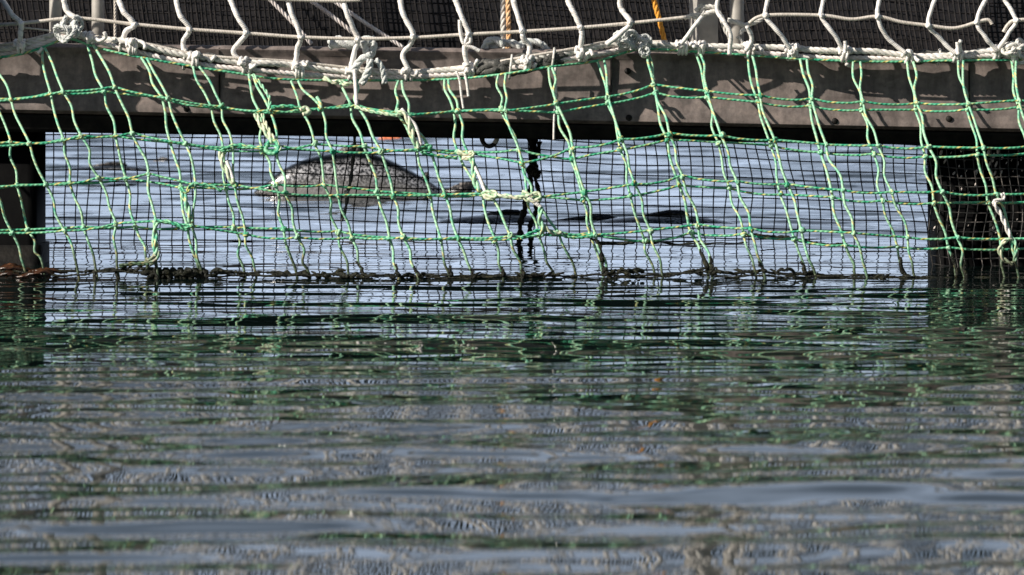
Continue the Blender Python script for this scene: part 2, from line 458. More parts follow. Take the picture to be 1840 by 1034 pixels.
# ------------------------------------------------------------------ float columns
def rbox(mb, x0, x1, y0, y1, z0, z1, r, rings=None):
    prof = []
    for cx, cy, a0 in ((x1 - r, y1 - r, 0), (x0 + r, y1 - r, 90), (x0 + r, y0 + r, 180), (x1 - r, y0 + r, 270)):
        for k in range(5):
            a = R(a0 + k * 22.5); prof.append((cx + r * math.cos(a), cy + r * math.sin(a)))
    n = len(prof); zs = rings or [z0, z1]
    b = len(mb.v)
    for z in zs:
        for p in prof: mb.v.append(Vector((p[0], p[1], z)))
    for j in range(len(zs) - 1):
        for k in range(n):
            k2 = (k + 1) % n
            mb.face((b + j * n + k, b + j * n + k2, b + (j + 1) * n + k2, b + (j + 1) * n + k),
                    [(k / n, zs[j]), ((k + 1) / n, zs[j]), ((k + 1) / n, zs[j + 1]), (k / n, zs[j + 1])])
    mb.face(tuple(b + (len(zs) - 1) * n + k for k in range(n)))
    mb.face(tuple(b + k for k in reversed(range(n))))
CD = 6.52
def cx_(x, D=CD): return (x - 920) / FPX * D
cl = thing('float_column', 'plain black plastic float column under the left end of the beam', 'float', (cx_(-60), CD + .1, 0))
mb = MB(); rbox(mb, cx_(-190), cx_(64), CD, CD + .16, -.35, .305, .02); mb.build('column_body', M['black_plastic'], cl)
mb = MB(); rbox(mb, cx_(-196), cx_(72), CD - .008, CD + .155, -.35, .045, .022); mb.build('base_collar', M['rubber'], cl)
cr = thing('float_column', 'black plastic float column dotted with pale modelled glints, under the right end of the beam', 'float', (cx_(1790), CD + .1, 0))
mb = MB(); rbox(mb, cx_(1683), cx_(1764), CD, CD + .16, -.35, .292, .02); mb.build('column_body', M['black_plastic'], cr)
mb = MB(); rbox(mb, cx_(1771), cx_(1960), CD + .012, CD + .16, -.35, .29, .03); mb.build('column_body', M['black_plastic'], cr)
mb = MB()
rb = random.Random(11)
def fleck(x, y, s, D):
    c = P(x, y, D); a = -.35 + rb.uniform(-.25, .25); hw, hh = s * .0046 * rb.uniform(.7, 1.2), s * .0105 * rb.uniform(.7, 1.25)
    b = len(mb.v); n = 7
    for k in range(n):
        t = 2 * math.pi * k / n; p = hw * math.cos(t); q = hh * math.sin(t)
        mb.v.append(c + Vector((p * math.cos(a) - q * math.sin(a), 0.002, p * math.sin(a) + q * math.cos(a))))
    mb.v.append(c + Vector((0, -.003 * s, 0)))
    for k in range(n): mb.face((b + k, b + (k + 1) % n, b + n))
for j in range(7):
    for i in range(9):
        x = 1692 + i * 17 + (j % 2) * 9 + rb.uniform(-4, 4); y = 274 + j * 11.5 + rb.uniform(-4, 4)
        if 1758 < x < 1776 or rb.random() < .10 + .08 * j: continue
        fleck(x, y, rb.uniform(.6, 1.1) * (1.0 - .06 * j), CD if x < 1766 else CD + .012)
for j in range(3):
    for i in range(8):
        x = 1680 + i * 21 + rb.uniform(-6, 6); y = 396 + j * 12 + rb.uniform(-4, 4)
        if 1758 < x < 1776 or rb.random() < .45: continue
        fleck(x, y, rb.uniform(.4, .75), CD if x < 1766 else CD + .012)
mb.build('pale_glint_dots', M['glint'], cr)  # sun glints on the black column modelled as pale raised dots

# ------------------------------------------------------------------ railing posts
def post_round(x, r, yb, D, label, flange=True):
    c = P(x, yb, D); t = thing('railing_post', label, 'post', (c.x, D, c.z), 'steel railing posts on the walkway')
    mb = MB(); mb.tube([Vector((c.x, D, z)) for z in np.linspace(c.z - .01, RAILZ, 14)], r, n=20); mb.build('pipe', M['steel'], t)
    mb = MB(); mb.tube([Vector((c.x, D, c.z - .012)), Vector((c.x, D, c.z + .006))], r * 1.9, n=20); mb.build('foot_flange', M['steel'], t)
    return t
PD = 6.52; RAILZ = 1.24
post_round(100, .0145, 79, PD, 'thin round steel post, leftmost of all, beside the big white knot')
post_round(176, .0145, 79, PD, 'thin round steel post just right of the big white knot')
post_round(1324, .0165, 92, PD, 'round steel post just right of the square steel post')
c = P(1264, 92, PD)
sq = thing('railing_post', 'square steel post tied round with white cord', 'post', (c.x, PD, c.z), 'steel railing posts on the walkway')
mb = MB(); hw = .0245
ang = R(24); pts4 = [(-hw, -hw), (hw, -hw), (hw, hw), (-hw, hw)]
rot = [(p[0] * math.cos(ang) - p[1] * math.sin(ang), p[0] * math.sin(ang) + p[1] * math.cos(ang)) for p in pts4]
for z in (c.z - .01, RAILZ):
    for p in rot: mb.v.append(Vector((c.x + p[0], PD + p[1], z)))
for k in range(4): mb.face((k, (k + 1) % 4, 4 + (k + 1) % 4, 4 + k))
mb.face((4, 5, 6, 7)); mb.build('square_tube', M['steel'], sq, smooth=False)
mb = MB(); mb.box(c.x - .05, c.x + .05, PD - .045, PD + .05, c.z - .012, c.z + .005); mb.build('foot_flange', M['steel'], sq, smooth=False)
hr = thing('handrail', 'round steel handrail above the walkway', 'handrail', (0, PD, RAILZ + .018))
mb = MB(); mb.tube([Vector((x, PD, RAILZ + .018)) for x in np.linspace(-3.2, 3.2, 30)], .018, n=16); mb.build('rail_pipe', M['steel'], hr)

# ------------------------------------------------------------------ black nets
def net_sheet(mb, xs, zs, D, f0, r, n=4, lean=0.0, rowr=None, jit=.0014):
    """f(x,z) -> (dx, dy, dz)"""
    rowr = rowr or r; qj = random.Random(len(xs))
    jx = {round(x, 5): qj.uniform(-jit, jit) for x in xs}; jz = {round(z, 5): qj.uniform(-jit, jit) for z in zs}
    def f(x, z):
        d = f0(x, z); a, b = jx[round(x, 5)], jz[round(z, 5)]
        return (d[0] + a * (1 + math.sin(z * 31 + a * 9e3)), d[1], d[2] + b * (1 + math.sin(x * 17 + b * 9e3)))
    for i, x in enumerate(xs):
        pts = []
        for z in zs:
            d = f(x, z); pts.append(Vector((x + lean * (z - .3) + d[0], D + d[1], z + d[2])))
        mb.tube(pts, r, n=n, caps=False)
    for z in zs:
        pts = []
        for x in xs:
            d = f(x, z); pts.append(Vector((x + lean * (z - .3) + d[0], D + d[1], z + d[2])))
        mb.tube(pts, rowr, n=n, caps=False)
ND = 7.40
def fn(x, z):
    # rows sag to the right in the middle of the opening
    s = .5 * (math.sin((x + .1) * 1.7) )
    slope = -.055 * math.exp(-((x + .05) / .55) ** 2)
    dz = -.050 * math.tanh((x + .05) / .45) - .035 * math.tanh((x - 1.15) / .25) + .006 * math.sin(x * 5 + z * 3)
    dz += .004 * math.sin(x * 11 + 2 * math.sin(z * 7)) * min(1, 6 * max(0, z))
    dx = .007 * math.sin(z * 9 + x * 2) + .005 * math.sin(z * 23 + x * 7) + .004 * math.sin(x * 19 + z * 13)
    return (dx, .02 * math.sin(x * 2.3) + .01 * math.sin(z * 6), dz * min(1, .25 + 1.6 * max(0, z)))
mb = MB()
net_sheet(mb, np.arange(-2.45, 2.46, .0300), np.arange(-.10, 1.20, .0265), ND, fn, .00165, lean=-.03)
tag(mb.build('fish_pen_net', M['black_net']), 'black fine square mesh pen net stretched across the opening under the beam', 'net')
def fj(x, z):
    return (.004 * math.sin(z * 14 + x * 3) + .003 * math.sin(x * 40), .03 * math.sin(x * 3.1) + .015 * math.sin(z * 8 + x), .004 * math.sin(x * 9))
mb = MB()
net_sheet(mb, np.arange(-2.3, 2.31, .0128), np.arange(.47, 1.22, .0235), 6.98, fj, .0030, lean=-.16, rowr=.0019)
tag(mb.build('jump_net', M['jump_net']), 'dense black netting hung along the railing above the beam', 'net')

def fc(x, z): return (.006 * math.sin(z * 30 + x * 9), .006 * math.sin(x * 30 + z * 17), .004 * math.sin(x * 23) - .05 * (x - 1.0))
mb = MB(); net_sheet(mb, np.arange(.957, 1.36, .0205), np.arange(-.06, .30, .0205), 6.505, fc, .0015)
tag(mb.build('column_netting', M['column_net']), 'black netting stretched over the speckled right float column', 'net')

# ------------------------------------------------------------------ green guard net
NT = [  # (A strand, B strand) picture positions at rows 1..5, row 0 hangs on the head line
 [None, [(-75, 150), (-48, 190), (-15, 258), (-10, 330), (16, 413), (50, 495)]],
 [[(-42, 102), (-12, 178), (19, 256), (31, 333), (50, 413), (76, 473)], [(-15, 103), (20, 180), (53, 258), (83, 332), (116, 415), (139, 484)]],
 [[(76, 86), (91, 168), (114, 251), (126, 329), (150, 408), (172, 484)], [(80, 86), (114, 165), (146, 244), (177, 320), (208, 402), (211, 484)]],
 [[(157, 82), (187, 165), (208, 245), (226, 321), (244, 408), (262, 462)], [(168, 82), (206, 157), (238, 240), (267, 313), (280, 398), (279, 462)]],
 [[(254, 104), (290, 175), (306, 256), (325, 337), (337, 408), (355, 476)], [(264, 105), (302, 177), (333, 258), (351, 332), (345, 405), (363, 490)]],
 [[(347, 120), (379, 193), (401, 271), (406, 340), (421, 409), (438, 484)], [(358, 120), (398, 192), (418, 264), (422, 333), (441, 421), (457, 481)]],
 [[(447, 134), (466, 202), (473, 272), (495, 332), (509, 411), (532, 489)], [(455, 134), (485, 199), (497, 262), (513, 348), (535, 427), (556, 494)]],
 [[(523, 146), (540, 197), (566, 260), (583, 333), (607, 416), (627, 497)], [(536, 146), (577, 195), (597, 272), (608, 351), (632, 427), (654, 496)]],
 [[(610, 146), (630, 189), (654, 264), (678, 344), (700, 427), (716, 497)], [(640, 146), (642, 190), (685, 274), (707, 351), (725, 427), (751, 497)]],
 [[(716, 146), (713, 202), (749, 271), (774, 351), (792, 430), (808, 497)], [(722, 146), (735, 207), (772, 268), (800, 350), (822, 427), (849, 495)]],
 [[(799, 143), (815, 200), (822, 272), (866, 350), (890, 431), (904, 496)], [(806, 143), (824, 200), (841, 275), (880, 348), (917, 425), (938, 496)]],
 [[(896, 134), (900, 197), (932, 270), (947, 353), (968, 422), (997, 497)], [(909, 134), (908, 199), (938, 292), (957, 355), (1002, 417), (1032, 482)]],
 [[(986, 122), (1003, 202), (1026, 286), (1048, 360), (1060, 420), (1082, 488)], [(992, 122), (1001, 187), (1029, 266), (1050, 345), (1070, 422), (1092, 493)]],
 [[(1074, 112), (1092, 187), (1115, 270), (1133, 353), (1158, 433), (1176, 490)], [(1086, 110), (1093, 174), (1117, 251), (1141, 331), (1168, 414), (1190, 495)]],
 [[(1162, 90), (1178, 168), (1199, 252), (1221, 334), (1241, 419), (1269, 479)], [(1165, 90), (1175, 153), (1203, 240), (1226, 316), (1255, 404), (1277, 482)]],
 [[(1249, 94), (1270, 175), (1290, 256), (1311, 339), (1336, 421), (1356, 485)], [(1257, 94), (1271, 164), (1296, 244), (1324, 326), (1349, 411), (1372, 487)]],
 [[(1344, 100), (1362, 184), (1385, 262), (1402, 350), (1427, 430), (1449, 493)], [(1352, 100), (1366, 172), (1392, 252), (1415, 331), (1440, 415), (1465, 493)]],
 [[(1438, 108), (1456, 191), (1474, 274), (1496, 355), (1519, 441), (1536, 495)], [(1450, 108), (1459, 178), (1484, 260), (1515, 342), (1534, 419), (1557, 494)]],
 [[(1533, 112), (1548, 198), (1570, 277), (1586, 361), (1612, 444), (1625, 498)], [(1546, 112), (1551, 183), (1578, 262), (1602, 345), (1631, 427), (1643, 498)]],
 [[(1630, 112), (1645, 198), (1662, 282), (1678, 365), (1704, 445), (1718, 498)], [(1641, 112), (1648, 186), (1669, 264), (1693, 345), (1720, 427), (1734, 501)]],
 [[(1722, 110), (1738, 197), (1756, 278), (1775, 364), (1799, 449), (1803, 490)], [(1731, 110), (1740, 187), (1767, 266), (1790, 349), (1818, 429), (1826, 476)]],
 [[(1818, 110), (1830, 193), (1848, 276), (1866, 362), (1888, 447), (1905, 497)], [(1826, 110), (1831, 181), (1856, 262), (1880, 346), (1905, 427), (1925, 495)]],
]
def shifted(col, dx, dy=0): return [[(x + dx, y + dy) for x, y in s] for s in col]
for k in range(1, 4): NT.append(shifted(NT[21], 94 * k))
left_ext = [shifted(NT[1], -94 * k, 4 * k) for k in range(3, 0, -1)]
NT = left_ext + NT[1:]
NC = len(NT)
def gD(x, y, lay):
    t = (y - 100) / 400.0
    gt = GD(x) - .010; e = 1 - math.exp(-max(0.0, y - 95) / 110.0); return gt - (gt - 6.136) * e / .975 + .014 * math.sin(x * .011 + y * .017) + .008 * math.sin(x * .031 + 1) + (.010 if lay == 0 else -.004)
def G(x, y, lay): return P(x, y, gD(x, y, lay))
gn = thing('green_guard_net', 'green knotted large mesh net with yellow flecks hanging from the white ropes into the water', 'net', (0, 6.3, .45))
TR = .0028
rg = random.Random(21)
knot_pts = []
for ci, colm in enumerate(NT):
    for lay in (0, 1):
        st = colm[lay]
        pts = []
        for j in range(5):
            a = G(*st[j], lay); b = G(*st[j + 1], lay)
            pts.append(a)
            L = (b - a).length
            for q in (.33, .66):
                pts.append(a.lerp(b, q) + Vector((rg.uniform(-1, 1) * .0062, rg.uniform(-.005, .005), 0)))
        pts.append(G(*st[5], lay))
        e = pts[-1]; pts.append(Vector((e.x + .02, e.y - .01, -.08)))
        mb = MB(); mb.tube(smooth(pts, 5), TR * rg.uniform(.95, 1.12), n=8)
        mb.build('vertical_twine', M['green_v'], gn)
        for j in range(1, 5): knot_pts.append((st[j], lay, ci))
for row in range(1, 5):
    for lay in (0, 1):
        nodes = [G(*NT[ci][lay][row], lay) + Vector((0, -.003, 0)) for ci in range(NC)]
        pts = []
        for a, b in zip(nodes, nodes[1:]):
            pts.append(a); L = (b - a).length
            sag = rg.uniform(-.15, .7) * .007
            for q in (.3, .7): pts.append(a.lerp(b, q) + Vector((0, rg.uniform(-.003, .003), -sag)))
        pts.append(nodes[-1])
        mb = MB(); mb.tube(smooth(pts, 5), TR * .92, n=8); mb.build('cross_twine', M['green_h'], gn)
# lacing line along the ropes
HL = [(-350, 120), (-150, 108), (0, 103), (60, 91), (100, 76), (125, 70), (160, 81), (190, 90), (250, 103), (330, 117), (420, 131), (510, 143), (640, 145), (800, 143), (900, 134), (985, 121), (1070, 110), (1130, 93), (1162, 88), (1250, 93), (1350, 100), (1450, 107), (1560, 111), (1640, 111), (1720, 109), (1840, 108), (2000, 108), (2250, 110)]
mb = MB(); mb.tube(smooth([P(x, y, GD(x) - .008) for x, y in HL], 8), TR, n=8); mb.build('lacing_line', M['green_h'], gn)
# knots
def knot_mesh(mb, c, s, seed, r=None):
    q = random.Random(seed); r = r or s * .42
    for loop in range(2):
        ax = Vector((q.uniform(-1, 1), q.uniform(-.6, .6), q.uniform(-1, 1))).normalized()
        u = ax.orthogonal().normalized(); v = ax.cross(u)
        n = 9; ph = q.uniform(0, 6.28); pts = []
        for i in range(n + 2):
            a = ph + 2 * math.pi * i / n * (.92)
            pts.append(c + (u * math.cos(a) + v * math.sin(a) * .7) * s * .62 + ax * s * .25 * math.sin(a * 1.5))
        mb.tube(smooth(pts, 3), r, n=7)
vis = [k for k in knot_pts if -30 < k[0][0] < 1870]
vis.sort(key=lambda k: (abs(k[0][0] - 920)))
for i, (p, lay, ci) in enumerate(vis):
    pass
main_k, rest_k = vis[:96], [k for k in knot_pts if k not in vis[:96]]
for i, (p, lay, ci) in enumerate(main_k):
    mb = MB(); knot_mesh(mb, G(*p, lay) + Vector((rg.uniform(-.002, .002), -.004, rg.uniform(-.003, .003))), .0068 * rg.uniform(.9, 1.3), 100 + i, .0031)
    mb.build('knot', M['green_v'] if rg.random() < .6 else M['green_h'], gn)
mb = MB()
for i, (p, lay, ci) in enumerate(rest_k):
    knot_mesh(mb, G(*p, lay) + Vector((0, -.004, 0)), .0060 * rg.uniform(.9, 1.2), 400 + i, .0029)
o = mb.build('edge_knots', M['green_v'], gn); o['kind'] = 'stuff'
# mends: thicker, bleached double strands and tangles
def mend(pts, r, mat='bleached', twist=True, lay=1, seed=0):
    mb = MB(); pp = smooth([G(x, y, lay) + Vector((0, -.008, 0)) for x, y in pts], 8)
    if twist: rope(mb, pp, r, pitch=r * 9, strands=2)
    else: mb.tube(pp, r, n=8)
    return mb.build('mending_twine', M[mat], gn)
mend([(455, 134), (468, 150), (484, 175), (485, 199)], .0040, 'green_v')
mend([(460, 205), (468, 222), (480, 240), (492, 258)], .0062)
mend([(472, 205), (478, 222), (490, 245), (503, 262), (502, 272)], .0042)
mend([(478, 262), (490, 252), (500, 260), (499, 272), (488, 276), (478, 270), (482, 260)], .0046, 'green_h', False)
mend([(398, 272), (408, 266), (420, 262), (432, 261), (450, 264), (472, 266)], .0048, 'green_h')
mend([(398, 273), (399, 290), (408, 308), (420, 330)], .0066)
mend([(408, 290), (414, 305), (421, 328)], .0040, 'white_t', False)
mend([(325, 338), (336, 346), (344, 332), (358, 331), (378, 334), (400, 343)], .0044, 'green_h')
mend([(330, 346), (337, 370), (344, 400)], .0066, 'green_v')
mend([(280, 398), (300, 398), (320, 404), (333, 412), (345, 406)], .0050, 'green_h')
mend([(284, 395), (279, 410), (281, 435), (280, 458)], .0062, 'green_v')
mend([(262, 466), (270, 470), (276, 460), (284, 455), (280, 468), (268, 474)], .0060, 'bleached')
mend([(215, 478), (240, 474), (270, 474)], .0050, 'green_h')
mend([(713, 203), (728, 205), (734, 218), (742, 245), (752, 268)], .0062)
mend([(722, 196), (735, 212), (748, 228), (757, 262)], .0036, 'white_t', False)
mend([(749, 270), (762, 263), (775, 262), (770, 270), (758, 274), (790, 281), (822, 284)], .0042, 'green_h')
mend([(822, 272), (836, 278), (850, 274), (846, 284), (830, 284)], .0056, 'bleached')
mend([(846, 280), (851, 300), (853, 325), (862, 345)], .0064, 'green_v')
mend([(853, 300), (862, 318), (872, 345)], .0038, 'white_t', False)
mend([(866, 350), (880, 344), (893, 350), (885, 356), (870, 353), (905, 352), (930, 355), (950, 352)], .0058)
mend([(938, 345), (952, 350), (966, 348), (972, 356), (958, 362), (944, 356), (956, 350)], .0056)
mend([(945, 350), (958, 362), (972, 372)], .0044, 'white_t', False)
mend([(972, 372), (970, 395), (975, 410), (972, 424)], .0060, 'green_v')
mend([(976, 405), (985, 414), (1000, 420), (1008, 416)], .0056, 'bleached')
mend([(935, 428), (955, 418), (975, 413), (1000, 420), (1030, 427), (1068, 424)], .0038, 'green_h')
mend([(582, 140), (600, 148), (612, 146), (622, 152), (634, 148)], .0056, 'bleached')
mend([(637, 128), (639, 155), (641, 190)], .0040, 'white_t', False)
mend([(540, 198), (550, 194), (556, 202), (545, 206)], .0050, 'bleached', False)
mend([(570, 175), (576, 185), (577, 196)], .0038, 'green_v', False)
mend([(640, 192), (665, 200), (700, 206), (716, 208)], .0040, 'bleached')
mend([(488, 193), (520, 191), (548, 197)], .0044, 'green_h')
mend([(1800, 347), (1801, 358), (1785, 364), (1797, 385), (1806, 405), (1815, 428)], .0052, 'white_t')
mend([(1818, 428), (1803, 434), (1795, 448), (1799, 462), (1808, 470), (1820, 474)], .0052, 'bleached')
mend([(1818, 428), (1824, 440), (1824, 455), (1822, 470)], .0046, 'green_v')
# algae sleeves on the lowest twines
rw = random.Random(8)
ALG = [(1062, 428, 1076, 436), (1076, 436, 1082, 470), (1082, 470, 1090, 494), (642, 470, 656, 496), (712, 475, 717, 497), (745, 478, 753, 497), (846, 484, 851, 497), (1258, 448, 1270, 482), (1275, 462, 1279, 486), (902, 480, 905, 497), (808, 478, 809, 497), (1362, 470, 1374, 490), (1440, 470, 1450, 494), (1614, 462, 1628, 500), (1710, 455, 1719, 500), (1732, 470, 1735, 502), (208, 484, 213, 505), (168, 486, 173, 505), (279, 475, 282, 505), (360, 488, 365, 508), (1090, 494, 1098, 499), (938, 484, 941, 498)]
for i, (x0, y0, x1, y1) in enumerate(ALG):
    n = 7; a, b = G(x0, y0, 1), G(x1, y1, 1)
    pts = [a.lerp(b, k / (n - 1)) + Vector((rw.uniform(-.003, .003), -.003 + rw.uniform(-.002, .002), 0)) for k in range(n)]
    mb = MB(); mb.tube(pts, [rw.uniform(.0032, .0062) * (.55 + .55 * k / (n - 1)) for k in range(n)], n=8); mb.build('algae_sleeve', M['algae'], gn)

# weedy foot line at the water line
ft = thing('foot_rope', 'dark algae covered foot rope floating along the base of the green net', 'rope', (0, 6.13, 0))
FT = [(-300, 497), (0, 490), (80, 489), (150, 487), (220, 486), (300, 490), (400, 489), (470, 490), (560, 494), (640, 495), (720, 496), (800, 496), (900, 496), (1000, 496), (1090, 495), (1140, 497), (1210, 492), (1270, 484), (1300, 490), (1370, 489), (1440, 494), (1550, 496), (1640, 499), (1750, 500), (1850, 500), (2150, 500)]
pp = wob(smooth([P(x, y, 6.14) for x, y in FT], 24), .0016, 60, 4)
mb = MB(); mb.tube(pp, [.0013 + .0018 * abs(math.sin(i * 1.7) * math.sin(i * .41)) + rw.uniform(0, .0016) for i in range(len(pp))], n=7); mb.build('rope_line', M['algae'], ft)
pp = wob(smooth([P(x, y + 5 + 3 * math.sin(x * .02), 6.12) for x, y in FT], 24), .0016, 50, 9)
mb = MB(); mb.tube(pp, [.0016 + rw.uniform(0, .0016) for i in range(len(pp))], n=6); mb.build('rope_line', M['algae'], ft)
def blob_chain(mb, x0, x1, y, amp, n, seed, D=6.13, rmin=.004, rmax=.011):
    q = random.Random(seed)
    mb.tube([P(x0 + (x1 - x0) * k / 10, y + math.sin(k * 2.1) * amp * .5, D) for k in range(11)], rmin * .6, n=6)
    for i in range(n):
        x = x0 + (x1 - x0) * (i + q.random()) / n
        c = P(x, y + q.uniform(-amp, amp), D + q.uniform(-.03, .02)); L = q.uniform(.012, .035)
        d = Vector((q.uniform(.4, 1), q.uniform(-.6, .6), q.uniform(-.45, .45))).normalized() * L
        pts = [c - d * .5, c + Vector((0, 0, q.uniform(-.004, .006))), c + d * .5]
        r = q.uniform(rmin, rmax); ps = smooth(pts, 4)
        mb.tube(ps, [r * (.35 + .65 * math.sin(math.pi * (k + .5) / len(ps))) * q.uniform(.8, 1.2) for k in range(len(ps))], n=7, sq=.8)
for (x0, x1, y, a, n, sd_) in ((460, 680, 494, 3, 16, 1), (690, 880, 496, 3, 12, 2), (930, 1010, 495, 3, 8, 3), (1085, 1150, 491, 4, 9, 4), (1250, 1300, 488, 5, 8, 5), (1300, 1460, 491, 3, 10, 6), (1530, 1640, 498, 3, 6, 7)):
    mb = MB(); blob_chain(mb, x0, x1, y, a, n, sd_, rmin=.002, rmax=.0062 if sd_ in (1, 4, 5) else .0040); mb.build('algae_tuft', M['algae'], ft)
# black floating weedy lines on row four, right side
for lab, pts in (('dark weedy line on the water right of the tangled rope', [(1075, 436), (1120, 438), (1180, 436), (1280, 439), (1345, 436)]),
                 ('dark weedy line drooping along the net toward the right column', [(1335, 424), (1400, 427), (1440, 430), (1470, 437), (1500, 440), (1520, 441)]),
                 ('thick dark line lying on the pen water at far left', [(80, 342), (130, 340), (190, 335), (240, 332), (262, 331)])):
    far = pts[0][0] < 100
    D0 = (lambda y: CAM_H * FPX / (y - HOR) - .0) if not far else (lambda y: CAM_H * FPX / (y - HOR))
    q = [P(x, y, D0(y) if far else 6.17) for x, y in pts]
    q = wob(smooth(q, 12), .002, 40, len(pts))
    mb = MB(); rr0 = .009 if far else .0042
    mb.tube(q, [rr0 * (.5 + .9 * rw.random()) * (1 - .6 * i / len(q)) for i in range(len(q))], n=7)
    tag(mb.build('weedy_line', M['algae']), lab, 'rope')

# ------------------------------------------------------------------ kelp at left, black weed clump
def ribbon(mb, pts, wd, seed, th=.0012):
    q = random.Random(seed); ps = smooth(pts, 6); n = len(ps); b = len(mb.v)
    for i, p in enumerate(ps):
        t = (ps[min(i + 1, n - 1)] - ps[max(i - 1, 0)]).normalized()
        sd2 = t.cross(Vector((q.uniform(-.2, .2), -.6, .8))).normalized()
        ww = wd * (.25 + .75 * math.sin(math.pi * (i + .6) / (n + .2))) * q.uniform(.8, 1.2)
        nn = t.cross(sd2).normalized()
        rip = .25 * ww * math.sin(i * 1.9)
        for s1, s2 in ((-1, 1), (0, 1), (1, 1), (1, -1), (0, -1), (-1, -1)):
            mb.v.append(p + sd2 * ww * s1 + nn * (s2 * th + (rip if s1 else -rip)))
    for i in range(n - 1):
        for k in range(6):
            k2 = (k + 1) % 6; mb.face((b + i * 6 + k, b + i * 6 + k2, b + (i + 1) * 6 + k2, b + (i + 1) * 6 + k))
    mb.face(tuple(b + k for k in reversed(range(6)))); mb.face(tuple(b + (n - 1) * 6 + k for k in range(6)))
kp = thing('kelp_clump', 'reddish brown glossy kelp caught in the net at the foot of the left column', 'seaweed', P(70, 495, 6.15))
qk = random.Random(31)
for i in range(13):
    x0 = qk.uniform(-25, 80); y0 = qk.uniform(484, 503); L = qk.uniform(35, 75)
    D = 6.16 + qk.uniform(-.05, .05)
    pts = [P(x0, y0, D), P(x0 + L * .35, y0 - qk.uniform(2, 13), D - .01), P(x0 + L * .7, y0 - qk.uniform(0, 8), D), P(x0 + L, y0 + qk.uniform(-2, 8), D + .01)]
    mb = MB(); ribbon(mb, pts, qk.uniform(.003, .007), i); mb.build('kelp_blade', M['kelp'], kp)
wc = thing('weed_clump', 'black weed clump hanging at the base of the green net below the yellow knot', 'seaweed', P(300, 498, 6.14))
mb = MB(); blob_chain(mb, 264, 345, 494, 7, 18, 41, 6.14, .003, .0068); mb.build('weed_mass', M['algae'], wc)
mb = MB(); blob_chain(mb, 215, 270, 484, 3, 6, 42, 6.14, .002, .0045); mb.build('weed_strand', M['algae'], wc)
mb = MB(); blob_chain(mb, 340, 440, 492, 3, 9, 43, 6.14, .002, .0048); mb.build('weed_strand', M['algae'], wc)
for i in range(8):
    x0 = 268 + i * 13; mb = MB(); ribbon(mb, [P(x0, 482, 6.13), P(x0 + 8, 490, 6.125), P(x0 + 12, 503, 6.12)], .008, 70 + i); mb.build('weed_blade', M['algae'], wc)

# ------------------------------------------------------------------ white ropes, white net
RA = [(-420, 108), (-200, 98), (0, 88), (60, 75), (120, 57), (180, 70), (230, 76), (280, 88), (340, 101), (420, 110), (480, 113), (540, 119), (630, 130), (740, 131), (840, 122), (950, 108), (1050, 91), (1100, 81), (1160, 80), (1250, 82), (1310, 84), (1400, 86), (1470, 92), (1560, 92), (1640, 100), (1720, 99), (1790, 90), (1840, 84), (1900, 92), (2100, 95), (2300, 98)]
RB = [(-420, 116), (-200, 107), (0, 98), (70, 82), (130, 64), (200, 82), (250, 94), (330, 111), (420, 123), (520, 133), (620, 139), (735, 138), (840, 131), (950, 119), (1050, 101), (1120, 89), (1160, 88), (1250, 91), (1340, 95), (1450, 102), (1560, 105), (1640, 107), (1700, 105), (1790, 99), (1840, 99), (1950, 100), (2300, 104)]
ra = thing('head_rope', 'grey white twisted rope, upper of the two along the top edge of the green net', 'rope', P(920, 108, 6.352), 'head ropes along the green net')
mb = MB(); rope(mb, wob(smooth([P(x, y, GD(x)) for x, y in RA], 10), .0012, 14, 1), .0072, .05); mb.build('rope_length', M['rope'], ra)
rbt = thing('head_rope', 'pale twisted rope, lower of the two, laced to the green net', 'rope', P(920, 118, 6.352), 'head ropes along the green net')
mb = MB(); rope(mb, wob(smooth([P(x, y, GD(x)) for x, y in RB], 10), .0012, 14, 2), .0062, .042); mb.build('rope_length', M['rope_pink'], rbt)
RC = [(-200, 92), (0, 82), (110, 60), (190, 68), (250, 76), (340, 95), (440, 106), (545, 113), (640, 124), (760, 126), (840, 118), (930, 106), (1040, 86), (1100, 76), (1200, 74)]
mb = MB(); mb.tube(wob(smooth([P(x, y, GD(x)) for x, y in RC], 10), .001, 12, 3), .0034, n=7); tag(mb.build('tie_line', M['thin_t']), 'thin cream line running along the top of the two twisted ropes', 'line')

def interp(L, x):
    for (x0, y0), (x1, y1) in zip(L, L[1:]):
        if x0 <= x <= x1: return y0 + (y1 - y0) * (x - x0) / (x1 - x0)
    return L[-1][1]
def lashing(x, seed, turns=2.6, r=.0042, mat='white_t', tail=True, up=0):
    q = random.Random(seed)
    ya, yb = interp(RA, x), interp(RB, x)
    a, b = P(x - 3, ya - 6, GD(x)), P(x + 3, yb + 6, GD(x)); c = (a + b) / 2; h = (a - b).length / 2
    pts = []; n = int(turns * 10)
    for i in range(n + 1):
        t = i / 10 * 2 * math.pi
        pts.append(c + Vector(((i / n - .5) * .022 + q.uniform(-.002, .002), -.016 * math.cos(t), h * 1.05 * math.sin(t))))
    if tail:
        for i in range(4): pts.append(pts[-1] + Vector((q.uniform(-.004, .012), -.006, q.uniform(-.010, .012))))
    mb = MB(); mb.tube(smooth(pts, 2), r, n=7)
    knot_mesh(mb, c + Vector((q.uniform(-.005, .01), -.020, q.uniform(-.004, .012))), .0085, seed + 50, .0044)
    return mb.build('lashing', M[mat], ra)
for i, x in enumerate((38, 160, 238, 350, 440, 537, 632, 732, 842, 948, 1044, 1225, 1258, 1345, 1421, 1517, 1629, 1718, 1790)):
    lashing(x, 300 + i, turns=[2.6, 2.0, 3.2][i % 3])
